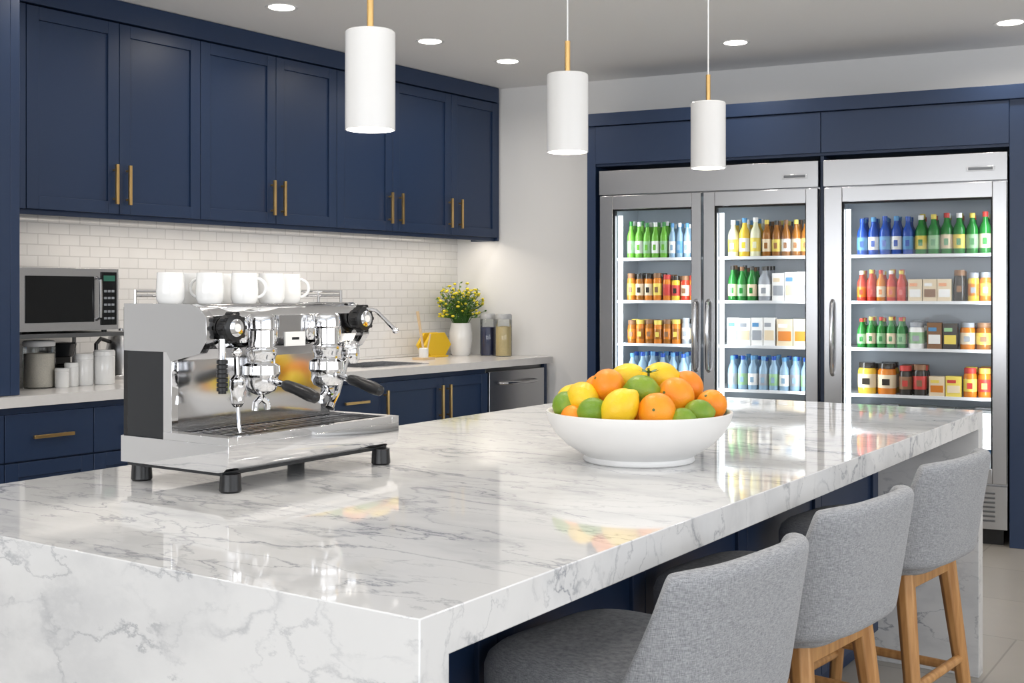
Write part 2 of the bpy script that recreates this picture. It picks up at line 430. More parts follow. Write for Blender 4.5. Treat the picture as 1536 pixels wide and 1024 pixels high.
for i in range(n): shaker(b, -1.285, Y0+0.064+i*wd, Y0+0.064+(i+1)*wd, 0.11, 0.85)
b.obj('cabinet_base', bevel=0.0015, parent=e)

# ------------------------------------------------------------------ fridge surround
e = empty('fridge_surround', F0, FR)
b = MB()
b.box(0.0, 0.055, 0.0, 0.70, 0, 2.345, NAVY)
b.box(2.372, 2.45, 0.0, 0.70, 0, 2.345, NAVY)
b.box(0.0, 2.45, 0.012, 0.403, 2.10, 2.345, NAVY)
b.box(0.057, 1.401, -0.008, 0.012, 2.115, 2.34, NAVY); b.box(1.405, 2.37, -0.008, 0.012, 2.115, 2.34, NAVY)
b.box(-0.012, 2.462, -0.02, 0.403, 2.345, 2.42, NAVY)
b.box(1.394, 1.415, 0.03, 0.69, 0, 2.10, NAVY)
b.obj('panels', bevel=0.0015, parent=e)
b = MB(); b.box(2.452, 2.56, 0.10, 0.403, 0, 2.42, NAVY); b.obj('end_panel', parent=e, smooth=False)

def fridge(s0, s1, doors, handles):
    e = empty('display_fridge', F0, FR)
    b = MB()
    T0, T1 = 0.045, 0.66
    b.box(s0, s0+0.03, T0, T1, 0.09, 2.07, STEEL); b.box(s1-0.03, s1, T0, T1, 0.09, 2.07, STEEL)
    b.box(s0+0.03, s1-0.03, T0, T1, 1.92, 2.07, STEEL)
    b.box(s0, s1, -0.018, T0, 1.925, 2.07, STEEL)
    b.box(s0+0.03, s1-0.03, T0, T1, 0.09, 0.33, STEEL)
    b.box(s0, s1, 0.0, T0, 0.09, 0.315, STEEL)
    for k in range(7): b.box(s0+0.06, s1-0.06, -0.006, 0.001, 0.13+k*0.024, 0.14+k*0.024, DSTEEL)
    b.box(s0+0.02, s1-0.02, 0.06, 0.6, 0.0, 0.09, BLACK)
    b.box(s1-0.20, s1-0.06, -0.022, -0.018, 1.975, 2.0, CHROME2)
    b.box(s1-0.19, s1-0.07, -0.024, -0.022, 1.98, 1.995, DSTEEL)
    b.obj('cabinet', bevel=0.003, parent=e)
    b = MB()
    b.box(s0+0.03, s0+0.045, T0+0.01, T1-0.04, 0.33, 1.92, LINER); b.box(s1-0.045, s1-0.03, T0+0.01, T1-0.04, 0.33, 1.92, LINER)
    b.box(s0+0.03, s1-0.03, 0.56, 0.60, 0.33, 1.92, PEG)
    b.box(s0+0.045, s1-0.045, T0+0.01, 0.56, 1.90, 1.918, LINER); b.box(s0+0.045, s1-0.045, T0+0.01, 0.56, 0.33, 0.345, LINER)
    b.obj('liner', parent=e, smooth=False)
    b = MB()
    for z in (0.515, 0.773, 1.03, 1.29, 1.547):
        b.box(s0+0.047, s1-0.047, 0.10, 0.55, z-0.014, z-0.004, SHELFM)
        b.box(s0+0.047, s1-0.047, 0.088, 0.10, z-0.018, z-0.001, SHELFM)
    b.obj('shelves', parent=e, smooth=False)
    b = MB(); g = MB(); led = MB()
    for (d0, d1, g0, g1) in doors:
        b.box(d0, g0, -0.018, 0.042, 0.33, 1.918, STEEL); b.box(g1, d1, -0.018, 0.042, 0.33, 1.918, STEEL)
        b.box(g0, g1, -0.018, 0.042, 1.835, 1.918, STEEL); b.box(g0, g1, -0.018, 0.042, 0.33, 0.41, STEEL)
        b.box(g0, g0+0.008, 0.0, 0.04, 0.41, 1.835, BLACK); b.box(g1-0.008, g1, 0.0, 0.04, 0.41, 1.835, BLACK)
        b.box(g0, g1, 0.0, 0.04, 1.827, 1.835, BLACK)
        g.box(g0, g1, 0.006, 0.008, 0.41, 1.83, GLASS)
        led.box(g0+0.010, g0+0.034, 0.055, 0.07, 0.45, 1.80, LEDC)
        area('led_lamp', (g0+0.038, 0.05, 1.12), 0.03, 2.5, (0.88, 0.95, 1.0), (R(90), 0, R(-40)), sy=1.35, parent=e)
        area('led_lamp', (g1-0.02, 0.05, 1.12), 0.03, 2.5, (0.88, 0.95, 1.0), (R(90), 0, R(40)), sy=1.35, parent=e)
    b.obj('door_frames', bevel=0.003, parent=e); g.obj('door_glass', parent=e, smooth=False); led.obj('led_strips', parent=e, smooth=False)
    b = MB()
    for h in handles:
        b.tube([(h, -0.018, 1.29), (h, -0.05, 1.275), (h, -0.062, 1.23), (h, -0.064, 1.08), (h, -0.062, 0.94), (h, -0.05, 0.895), (h, -0.018, 0.88)], 0.011, CHROME2)
    b.obj('door_handles', parent=e)
fridge(0.085, 1.390, [(0.088, 0.718, 0.172, 0.661), (0.733, 1.388, 0.80, 1.322)], [0.69, 0.765])
fridge(1.419, 2.362, [(1.422, 2.360, 1.52, 2.29)], [1.47])

# ------------------------------------------------------------------ fridge products
def cm(name, c, rough=0.25, **k): return pm(name, c, rough, **k)
GREEN = cm('green_bottle', (0.018, 0.19, 0.03), 0.1); LGREEN = cm('lime_drink', (0.15, 0.42, 0.05), 0.1)
BLUE = cm('blue_bottle', (0.015, 0.07, 0.36), 0.1); LBLUE = cm('water_bottle', (0.25, 0.38, 0.50), 0.1)
YEL = cm('yellow_drink', (0.76, 0.50, 0.05), 0.1); AMB = cm('amber_bottle', (0.30, 0.11, 0.012), 0.1)
RED = cm('red_drink', (0.52, 0.045, 0.02), 0.15); ORA = cm('orange_preserve', (0.60, 0.19, 0.02), 0.15)
WHT = cm('white_label', (0.80, 0.80, 0.78), 0.5); CRM = cm('cream_label', (0.70, 0.58, 0.40), 0.5)
DRK = cm('dark_jar', (0.03, 0.025, 0.02), 0.15); BRN = cm('brown_carton', (0.22, 0.11, 0.05), 0.5)
GRY = cm('grey_label', (0.30, 0.32, 0.35), 0.5); MINT = cm('green_label', (0.26, 0.46, 0.24), 0.5)
TEAL = cm('blue_label', (0.09, 0.27, 0.50), 0.5); YLB = cm('yellow_label', (0.72, 0.57, 0.10), 0.5)
RLB = cm('red_label', (0.50, 0.04, 0.03), 0.5); PLR = cm('pale_bottle', (0.72, 0.72, 0.50), 0.15)

def bottle(b, x, y, z, h, r, body, label, cap):
    p = [(0, 0), (r*.92, 0), (r, .03*h), (r, .14*h), (r*1.03, .15*h), (r*1.03, .47*h), (r, .48*h), (r, .58*h), (r*.86, .67*h), (r*.50, .77*h), (r*.40, .88*h), (r*.48, .885*h), (r*.48, h), (0, h)]
    ms = [body, body, body, label, label, label, body, body, body, body, cap, cap, cap]
    b.lathe(p, (x, y, z), None, 14, mats=ms)
    b.box(x-r*.35, x+r*.35, y-r*1.06, y-r*0.9, z+.22*h, z+.38*h, body)
def jar(b, x, y, z, h, r, body, label, cap):
    p = [(0, 0), (r*.94, 0), (r, .04*h), (r, .2*h), (r*1.02, .21*h), (r*1.02, .62*h), (r, .63*h), (r, .74*h), (r*.85, .82*h), (r*.9, .825*h), (r*.9, h*.98), (r*.85, h), (0, h)]
    ms = [body, body, body, label, label, label, body, body, cap, cap, cap, cap]
    b.lathe(p, (x, y, z), None, 14, mats=ms)
    b.box(x-r*.4, x+r*.4, y-r*1.05, y-r*0.9, z+.3*h, z+.5*h, cap)
def carton(b, x, y, z, h, w, body, label, cap):
    b.box(x-w, x+w, y-w*0.8, y+w*0.8, z, z+h, body)
    b.box(x-w*.8, x+w*.8, y-w*.8-0.002, y-w*.8, z+h*.2, z+h*.55, label)
    b.box(x-w*.8, x+w*.3, y-w*.8-0.002, y-w*.8, z+h*.68, z+h*.82, cap)

def row(name, s0, s1, z, fn, n, h, specs, depth=3, rf=0.475, gap=0.0):
    b = MB(); st = (s1-s0)/n; r = st*rf
    for d in range(depth):
        for i in range(n):
            sp = specs[(i+d) % len(specs)]
            yy = 0.110 + r + d*(2.2*r+0.004) + random.uniform(0, 0.006)
            fn(b, s0+st*(i+.5)+random.uniform(-.001, .001), yy, z-0.004, h*random.uniform(.96, 1.03), r, *sp)
    b.obj(name, F0, FR, ang=50)
Z1, Z2, Z3, Z4, Z5 = 1.547, 1.29, 1.03, 0.773, 0.515
# left door
A0, A1 = 0.21, 0.66
row('green_soda_bottles', A0, 0.47, Z1, bottle, 5, 0.225, [(LGREEN, MINT, GREEN), (LGREEN, WHT, WHT)])
row('blue_water_bottles', 0.475, A1, Z1, bottle, 4, 0.205, [(LBLUE, WHT, TEAL), (LBLUE, TEAL, WHT)])
row('sauce_jars', A0, 0.43, Z2, jar, 4, 0.165, [(ORA, YLB, BRN), (AMB, CRM, DRK), (ORA, CRM, DRK)])
row('relish_jars', 0.435, A1, Z2, jar, 4, 0.155, [(ORA, RLB, RLB), (YEL, RLB, DRK), (RED, CRM, BRN)])
row('amber_preserve_jars', A0, 0.55, Z3, jar, 6, 0.145, [(AMB, ORA, BRN), (ORA, AMB, YLB)])
row('spice_jars', 0.555, A1, Z3, jar, 2, 0.155, [(GRY, WHT, GRY), (GRY, CRM, DRK)])
row('mineral_water_bottles', A0, A1, Z4, bottle, 7, 0.205, [(LBLUE, GRY, TEAL), (LBLUE, WHT, BLUE)])
row('milk_cartons', A0, A1, Z5, carton, 5, 0.18, [(WHT, TEAL, GRY)])
# middle door
B0, B1 = 0.835, 1.32
row('lemonade_bottles', B0, 1.035, Z1, bottle, 3, 0.225, [(PLR, YLB, WHT), (YEL, WHT, TEAL)])
row('amber_beer_bottles', 1.04, B1, Z1, bottle, 5, 0.215, [(AMB, CRM, YLB), (AMB, YLB, DRK), (AMB, WHT, BRN)])
row('green_wine_bottles', B0, 1.01, Z2, bottle, 3, 0.205, [(GREEN, CRM, DRK), (GREEN, MINT, BRN)])
row('white_tonic_bottle', 1.015, 1.095, Z2, bottle, 1, 0.205, [(GRY, WHT, DRK)])
row('white_cartons', 1.10, B1, Z2, carton, 3, 0.165, [(WHT, GRY, CRM), (WHT, CRM, TEAL)], depth=1)
row('yogurt_cartons', B0, 1.12, Z3, carton, 4, 0.16, [(WHT, GRY, TEAL), (WHT, CRM, GRY)], depth=1)
row('juice_cartons', 1.125, B1, Z3, carton, 2, 0.16, [(CRM, ORA, WHT)], depth=1)
row('spring_water_bottles', B0, B1, Z4, bottle, 8, 0.195, [(LBLUE, GRY, TEAL), (LBLUE, MINT, BLUE), (LBLUE, WHT, TEAL)])
row('cream_cartons', B0, B1, Z5, carton, 5, 0.17, [(WHT, MINT, GRY)])
# right fridge
C0, C1 = 1.575, 2.28
row('blue_soda_bottles', C0, 1.88, Z1, bottle, 5, 0.215, [(BLUE, TEAL, BLUE), (BLUE, WHT, TEAL)])
row('green_beer_bottles', 1.885, C1, Z1, bottle, 6, 0.222, [(GREEN, YLB, WHT), (GREEN, MINT, YLB), (GREEN, CRM, RLB)])
row('red_juice_bottles', C0, 1.84, Z2, bottle, 5, 0.175, [(RED, ORA, WHT), (RED, RLB, YLB), (ORA, CRM, RLB)])
row('cream_cartons', 1.85, 2.08, Z2, carton, 3, 0.12, [(CRM, WHT, ORA), (CRM, BRN, WHT)], depth=1)
row('dark_sauce_bottle', 2.085, 2.15, Z2, jar, 1, 0.17, [(DRK, DRK, BRN)])
row('orange_marmalade_jars', 2.155, C1, Z2, jar, 2, 0.16, [(YEL, ORA, GRY), (ORA, YLB, GRY)])
row('small_green_bottles', C0, 1.84, Z3, bottle, 5, 0.17, [(GREEN, MINT, RLB), (GREEN, CRM, YLB)])
row('white_condiment_jar', 1.85, 1.94, Z3, jar, 1, 0.15, [(WHT, MINT, GRY)])
row('snack_boxes', 1.95, 2.11, Z3, carton, 2, 0.145, [(BRN, WHT, TEAL), (DRK, YLB, MINT)], depth=1)
row('relish_jars', 2.115, C1, Z3, jar, 2, 0.145, [(ORA, CRM, GRY), (AMB, YLB, BRN)])
row('honey_jars', C0, 1.79, Z4, jar, 2, 0.17, [(YEL, CRM, DRK), (ORA, CRM, DRK)], depth=2)
row('olive_jars', 1.80, 1.95, Z4, jar, 2, 0.165, [(DRK, BRN, RLB), (DRK, RLB, BRN)])
row('tea_boxes', 1.96, 2.13, Z4, carton, 2, 0.11, [(CRM, ORA, YLB), (YLB, CRM, RLB)], depth=1)
row('tomato_jars', 2.135, C1, Z4, jar, 2, 0.16, [(ORA, YLB, RLB), (ORA, RLB, YLB)])
row('milk_cartons', C0, C1, Z5, carton, 7, 0.18, [(WHT, GRY, WHT)])
row('large_water_bottles', C0, C1, 0.349, jar, 7, 0.13, [(WHT, WHT, TEAL)])

# ------------------------------------------------------------------ espresso machine
e = empty('espresso_machine')
b = MB()
b.prism([(-2.14, 0.963), (-1.832, 0.963), (-1.815, 0.966), (-1.805, 0.974), (-1.801, 0.985), (-1.80, 1.00), (-1.80, 1.02), (-2.14, 1.02)], 1.64, 2.18, CHROME)
b.box(-2.13, -1.83, 1.65, 2.17, 0.955, 0.963, DGREY)
# drip tray
b.box(-2.0, -1.80, 1.64, 1.665, 1.020, 1.036, CHROME); b.box(-2.0, -1.80, 2.155, 2.18, 1.020, 1.036, CHROME)
b.box(-1.818, -1.80, 1.665, 2.155, 1.020, 1.036, CHROME)
b.box(-1.99, -1.818, 1.665, 2.155, 1.020, 1.024, BLACK)
for k in range(29): b.box(-1.99, -1.822, 1.672+k*0.0168, 1.676+k*0.0168, 1.026, 1.030, CHROME2)
for xx in (-1.985, -1.905, -1.828): b.box(xx, xx+0.005, 1.668, 2.152, 1.024, 1.0285, CHROME2)
# rear body
b.box(-2.135, -2.0, 1.665, 2.14, 1.02, 1.21, CHROME3)
b.box(-2.15, -2.13, 1.655, 2.15, 0.99, 1.30, BLACK)
b.box(-2.130, -2.012, 1.650, 1.666, 1.02, 1.208, DGREY); b.box(-2.130, -2.012, 2.139, 2.155, 1.02, 1.208, DGREY)
b.box(-2.012, -1.985, 1.650, 1.668, 1.02, 1.208, CHROME); b.box(-2.012, -1.985, 2.137, 2.155, 1.02, 1.208, CHROME)
# head
head = [(-2.13, 1.21), (-2.13, 1.302), (-1.93, 1.302), (-1.905, 1.297), (-1.888, 1.283), (-1.885, 1.235), (-1.90, 1.213), (-1.95, 1.20), (-2.0, 1.185), (-2.0, 1.21)]
b.prism(head, 1.668, 2.137, CHROME)
side = [(-2.14, 1.205), (-2.14, 1.308), (-1.925, 1.308), (-1.895, 1.300), (-1.876, 1.282), (-1.874, 1.232), (-1.895, 1.205), (-1.985, 1.185), (-2.0, 1.205)]
b.prism(side, 1.648, 1.668, CHROME3); b.prism(side, 2.137, 2.157, CHROME3)
b.box(-2.12, -1.93, 1.675, 2.13, 1.302, 1.306, CHROME2)
# display plate
b.box(-1.887, -1.878, 1.858, 1.955, 1.232, 1.282, CHROME2); b.box(-1.879, -1.874, 1.875, 1.938, 1.212, 1.244, WHT)
b.box(-1.8745, -1.8735, 1.895, 1.918, 1.226, 1.232, DGREY)
b.obj('housing', bevel=0.0025, parent=e)
b = MB()
for (x, y) in ((-1.829, 1.672), (-2.11, 1.672), (-1.829, 2.148), (-2.11, 2.148)):
    b.lathe([(0, 0.9203), (0.020, 0.9203), (0.023, 0.924), (0.021, 0.958), (0, 0.958)], (x, y, 0), BLACK)
# knobs
for (y, z) in ((1.705, 1.258), (2.115, 1.27)):
    b.lathe([(0, 0), (0.022, 0), (0.022, 0.012), (0.030, 0.014), (0.031, 0.03), (0.028, 0.036), (0.020, 0.038), (0.0, 0.038)], (-1.885, y, z), BLACK, 24, (1, 0, 0))
    b.lathe([(0.018, 0.036), (0.019, 0.0395), (0.013, 0.041), (0, 0.042)], (-1.885, y, z), CHROME, 20, (1, 0, 0))
    for k in range(10):
        a = k*math.pi/5
        b.cyl((-1.866, y+0.03*math.cos(a), z+0.03*math.sin(a)), (-1.852, y+0.03*math.cos(a), z+0.03*math.sin(a)), 0.005, BLACK, seg=8)
    b.lathe([(0, 0.042), (0.009, 0.042), (0.009, 0.043), (0, 0.043)], (-1.885, y, z), WHT, 12, (1, 0, 0))
# groups
for y in (1.790, 1.995):
    b.lathe([(0, 1.285), (0.024, 1.285), (0.030, 1.280), (0.032, 1.27), (0.032, 1.255), (0.028, 1.25), (0.028, 1.215), (0.034, 1.21), (0.034, 1.198), (0.030, 1.192), (0.030, 1.18), (0.040, 1.174), (0.041, 1.156), (0.037, 1.150), (0, 1.150)], (-1.862, y, 0), CHROME, 32)
    b.cyl((-1.90, y, 1.245), (-1.862, y, 1.245), 0.024, CHROME, seg=24)
    for dy in (-0.038, 0.038):
        b.lathe([(0, 1.275), (0.010, 1.275), (0.012, 1.265), (0.012, 1.235), (0.008, 1.225), (0, 1.225)], (-1.872, y+dy*1.15, 0), CHROME, 16)
    # portafilter
    b.lathe([(0.036, 1.152), (0.036, 1.132), (0.030, 1.120), (0.014, 1.112), (0, 1.110)], (-1.862, y, 0), CHROME, 32)
    b.tube([(-1.862, y, 1.118), (-1.862, y, 1.105), (-1.862, y-0.016, 1.094), (-1.862, y-0.018, 1.078)], 0.007, CHROME)
    b.tube([(-1.862, y, 1.118), (-1.862, y, 1.105), (-1.862, y+0.016, 1.094), (-1.862, y+0.018, 1.078)], 0.007, CHROME)
    b.tube([(-1.83, y, 1.142), (-1.795, y, 1.136), (-1.79, y, 1.135)], [0.008, 0.007, 0.011], CHROME)
    b.tube([(-1.795, y, 1.136), (-1.785, y, 1.134), (-1.76, y, 1.129), (-1.72, y, 1.118), (-1.70, y, 1.112), (-1.695, y, 1.110)], [0.008, 0.012, 0.0125, 0.0145, 0.012, 0.006], BLACK, 14)
# left steam wand, water outlet
b.ell((-1.865, 1.722, 1.205), (0.012, 0.012, 0.012), CHROME)
b.cyl((-1.868, 1.685, 1.235), (-1.868, 1.685, 1.19), 0.008, CHROME)
for k in range(7): b.lathe([(0.008, 0), (0.012, 0.001), (0.012, 0.008), (0.008, 0.009)], (-1.868, 1.685, 1.125+k*0.0095), BLACK, 16)
b.cyl((-1.868, 1.685, 1.12), (-1.868, 1.685, 1.192), 0.0085, BLACK)
b.tube([(-1.865, 1.722, 1.205), (-1.863, 1.722, 1.16), (-1.862, 1.722, 1.10), (-1.858, 1.722, 1.055), (-1.853, 1.722, 1.036)], [0.006, 0.006, 0.005, 0.004, 0.004], CHROME)
b.lathe([(0, 0.07), (0.008, 0.068), (0.017, 0.058), (0.018, 0.04), (0.014, 0.03), (0.014, 0.008), (0.008, 0.0), (0, 0)], (-1.862, 1.722, 1.09), CHROME, 20)
# right wands
b.ell((-1.862, 2.062, 1.205), (0.015, 0.015, 0.015), CHROME)
b.lathe([(0, 0.055), (0.014, 0.053), (0.022, 0.04), (0.022, 0.01), (0.015, 0.0), (0, 0)], (-1.862, 2.075, 1.165), CHROME, 20)
b.tube([(-1.862, 2.07, 1.19), (-1.85, 2.04, 1.15), (-1.842, 2.01, 1.10), (-1.84, 1.985, 1.075)], [0.006, 0.006, 0.006, 0.008], CHROME)
b.cyl((-1.84, 1.987, 1.077), (-1.839, 1.98, 1.068), 0.010, CHROME2)
b.tube([(-1.866, 2.115, 1.295), (-1.83, 2.13, 1.29), (-1.78, 2.14, 1.245)], [0.005, 0.004, 0.005], CHROME)
b.ell((-1.777, 2.14, 1.242), (0.008, 0.008, 0.008), CHROME, 12)
# cup rail (rear and right only)
for z in (1.325, 1.335):
    b.tube([(-2.13, 1.67, z), (-2.13, 2.135, z), (-2.12, 2.145, z), (-1.955, 2.145, z)], 0.003, CHROME, 8)
for (x, y) in ((-2.13, 1.67), (-2.13, 1.9), (-2.13, 2.145), (-1.955, 2.145), (-2.03, 2.145)):
    b.cyl((x, y, 1.302), (x, y, 1.338), 0.0035, CHROME, seg=8)
b.obj('brew_groups_and_wands', parent=e)

# mugs
def mug(x, y, rot, z=1.3065, s=1.0):
    b = MB()
    p = [(0, 0.0), (0.023, 0.0), (0.026, 0.002), (0.030, 0.012), (0.0305, 0.03), (0.0285, 0.068), (0.0280, 0.0695), (0.0265, 0.068), (0.0275, 0.03), (0.026, 0.01), (0, 0.006)]
    p = [(r*s, zz*s) for r, zz in p]
    b.lathe(p, (0, 0, 0), CERAM, 32)
    pts = []
    for k in range(11):
        a = -math.pi/2 + math.pi*k/10
        pts.append(((0.027+0.021*math.cos(a))*s, 0, (0.036+0.021*math.sin(a))*s))
    b.tube(pts, 0.0038*s, CERAM, 10)
    b.obj('coffee_mug', (x, y, z), rot, ang=60)
for (x, y, rt) in ((-2.055, 1.705, 150), (-2.0, 1.768, 200), (-1.965, 1.838, 35), (-1.965, 1.92, 215), (-2.0, 2.01, 40),
                   (-2.09, 1.80, 100), (-2.085, 1.885, 60), (-2.085, 1.965, 120), (-2.08, 2.055, 80)):
    mug(x, y, R(rt))

# ------------------------------------------------------------------ fruit bowl
bc = Vector((-1.346, 2.553, 0.9205))
e = empty('fruit_bowl', bc)
b = MB()
b.lathe([(0, 0.004), (0.118, 0.004), (0.122, 0.0), (0.134, 0.0), (0.137, 0.004), (0.134, 0.014), (0.150, 0.024), (0.178, 0.042), (0.205, 0.068), (0.221, 0.095), (0.228, 0.118), (0.2275, 0.122), (0.223, 0.1225), (0.219, 0.118), (0.211, 0.093), (0.192, 0.066), (0.160, 0.042), (0.10, 0.028), (0, 0.024)], (0, 0, 0), BOWLM, 72)
b.obj('bowl', parent=e, ang=60)
def fruitmat(name, c1, c2, bs):
    m = pm(name, c1, 0.38, bump=0.35, bscale=bs, spec=0.5); nt, N, L, p = nodes_of(m)
    tc = N.new('ShaderNodeTexCoord'); nz = N.new('ShaderNodeTexNoise'); nz.inputs['Scale'].default_value = 14
    L.new(tc.outputs['Object'], nz.inputs['Vector'])
    mr = N.new('ShaderNodeMapRange'); mr.inputs[1].default_value = 0.4; mr.inputs[2].default_value = 0.65
    L.new(nz.outputs['Fac'], mr.inputs[0])
    mx = N.new('ShaderNodeMix'); mx.data_type = 'RGBA'; mx.inputs[6].default_value = (*c1, 1); mx.inputs[7].default_value = (*c2, 1)
    L.new(mr.outputs[0], mx.inputs[0]); L.new(mx.outputs[2], p.inputs['Base Color'])
    p.inputs['Subsurface Weight'].default_value = 0.08; p.inputs['Subsurface Radius'].default_value = (0.01, 0.005, 0.002)
    return m
ORM = fruitmat('orange_peel', (0.86, 0.25, 0.006), (0.88, 0.33, 0.010), 350)
LEM = fruitmat('lemon_peel', (0.84, 0.60, 0.02), (0.82, 0.52, 0.015), 300)
LIM = fruitmat('lime_peel', (0.15, 0.28, 0.015), (0.29, 0.39, 0.03), 300)
STEM = pm('fruit_stem', (0.10, 0.13, 0.03), 0.6)
LEAF = pm('citrus_leaf', (0.03, 0.13, 0.02), 0.35)
rv = Vector((0.829, 0.559, 0)); fv = Vector((-0.559, 0.829, 0))
O = MB(); Le = MB(); Li = MB()
def ax(a, t=0.2): return (math.cos(a), math.sin(a), t)
def put(kind, r, f, z, size, a=0.0, t=0.2):
    c = rv*r + fv*f + Vector((0, 0, 1.03+(z-1.03)*0.88-0.9205))
    if kind == 'o':
        O.ell(c, (size, size, size*0.95), ORM, 28, ax(a, t))
        d = Vector(ax(a, t)).normalized(); O.cyl(c+d*size*0.92, c+d*size*0.965, 0.0035, STEM, seg=8)
    if kind == 'l': Le.ell(c, (size, size, size*1.18), LEM, 28, ax(a, t), 0.16)
    if kind == 'i': Li.ell(c, (size, size, size*1.12), LIM, 28, ax(a, t), 0.12)
put('i', -0.180, -0.03, 1.062, 0.034, 2.0); put('l', -0.140, -0.04, 1.082, 0.040, 2.4)
put('o', -0.079, -0.03, 1.115, 0.043, 4.2, 0.6); put('l', -0.057, -0.125, 1.066, 0.042, 4.0, -0.9)
put('i', -0.120, -0.10, 1.053, 0.033, 0.4); put('o', -0.165, -0.075, 1.032, 0.032, 1.0)
put('i', 0.0, -0.06, 1.105, 0.038, 0.5, 0.0); put('l', -0.022, 0.05, 1.125, 0.042, 0.3)
put('l', 0.057, 0.03, 1.132, 0.040, 0.8, 0.1); put('o', 0.082, -0.055, 1.088, 0.047, 4.5, 0.3)
put('o', 0.028, -0.135, 1.056, 0.045, 5.0, 0.2); put('i', 0.131, -0.10, 1.048, 0.033, 0.6, 0.1)
put('o', 0.172, -0.04, 1.064, 0.038, 4.6, 0.9); put('o', 0.126, 0.045, 1.105, 0.042, 1.0)
put('i', 0.188, 0.02, 1.055, 0.032, 1.5); put('i', 0.085, -0.145, 1.036, 0.028, 0.2)
put('o', -0.09, 0.09, 1.09, 0.042); put('l', -0.16, 0.07, 1.07, 0.036, 1.2); put('o', 0.04, 0.13, 1.085, 0.043)
put('i', 0.13, 0.12, 1.07, 0.034); put('o', -0.03, 0.0, 1.03, 0.045); put('o', 0.08, 0.05, 1.03, 0.045); put('l', -0.10, 0.02, 1.03, 0.04)
put('o', 0.03, -0.06, 1.02, 0.045); put('l', -0.03, 0.16, 1.055, 0.036, 0.4)
lc = rv*0.02 + fv*(-0.035) + Vector((0, 0, 0.216))
for k in range(5):
    a = k*1.3; d = Vector((math.cos(a), math.sin(a), 0.25)); w = Vector((-math.sin(a), math.cos(a), 0))
    vs = [lc, lc+d*0.015+w*0.009, lc+d*0.032+Vector((0, 0, .002)), lc+d*0.015-w*0.009]
    Li.add([tuple(v) for v in vs], [(0, 1, 2, 3)], LEAF)
Li.cyl(lc-Vector((0, 0, .02)), lc+Vector((0, 0, .012)), 0.003, STEM, seg=8)
O.obj('oranges', parent=e, ang=80); Le.obj('lemons', parent=e, ang=80); Li.obj('limes', parent=e, ang=80)

# ------------------------------------------------------------------ pendants
def pendant(x, y, z0, h):
    e = empty('pendant_lamp', (x, y, 0))
    b = MB(); z1 = z0+h; r = 0.055
    b.lathe([(r-0.003, z0), (r, z0), (r, z1-0.003), (r-0.003, z1), (0.0, z1)], (0, 0, 0), SHADE, 48)
    b.lathe([(r-0.003, z0), (r-0.004, z0+0.10), (0, z0+0.105)], (0, 0, 0), SHADE, 48)
    b.obj('shade', parent=e)
    b = MB(); b.cyl((0, 0, z1), (0, 0, z1+0.088), 0.0075, BRASS); b.lathe([(0, z1), (0.014, z1), (0.012, z1+0.006), (0, z1+0.006)], (0, 0, 0), BRASS)
    b.cyl((0, 0, z1+0.088), (0, 0, CZ-0.02), 0.0022, TRIMW, seg=8)
    b.lathe([(0, CZ-0.022), (0.05, CZ-0.022), (0.052, CZ-0.001), (0, CZ-0.001)], (0, 0, 0), TRIMW, 32)
    b.obj('stem_and_cord', parent=e)
    b = MB(); b.lathe([(0, z0+0.015), (0.046, z0+0.015), (0.046, z0+0.02), (0, z0+0.02)], (0, 0, 0), LAMPE, 32); b.obj('bulb_lens', parent=e)
    area('pendant_light', (0, 0, z0+0.012), 0.08, 1.2, (1.0, 0.9, 0.76), (0, 0, 0), 'DISK', parent=e)
pendant(-1.696, 1.956, 1.690, 0.217); pendant(-1.611, 2.652, 1.705, 0.207); pendant(-1.553, 3.415, 1.727, 0.208)

# ------------------------------------------------------------------ downlights
DL = [(-4.04, 4.016), (-3.916, 5.009), (-3.874, 5.697), (-2.552, 5.968), (-1.211, 6.304),
      (-4.0, 3.0), (-4.0, 1.9), (-4.0, 0.6), (-2.55, 4.4), (-1.2, 4.9), (-2.55, 2.9), (-1.2, 3.2), (0.1, 4.5), (-2.55, 1.2),
      (-1.2, 1.6), (0.3, 2.5), (0.4, 6.0), (-2.5, -0.6), (0.0, 0.3), (1.6, 3.2), (1.6, 0.9), (-1.2, -1.6), (1.5, 5.2)]
for (x, y) in DL:
    e = empty('recessed_downlight', (x, y, CZ))
    b = MB(); b.lathe([(0.062, -0.001), (0.078, -0.004), (0.080, -0.0005)], (0, 0, 0), TRIMW, 32)
    b.lathe([(0, -0.002), (0.062, -0.002), (0.062, -0.0005), (0, -0.0005)], (0, 0, 0), LAMPE, 32); b.obj('trim_and_lens', parent=e)
    area('downlight_light', (0, 0, -0.006), 0.12, 3.7, (1.0, 0.94, 0.87), (0, 0, 0), 'DISK', parent=e, spread=160)

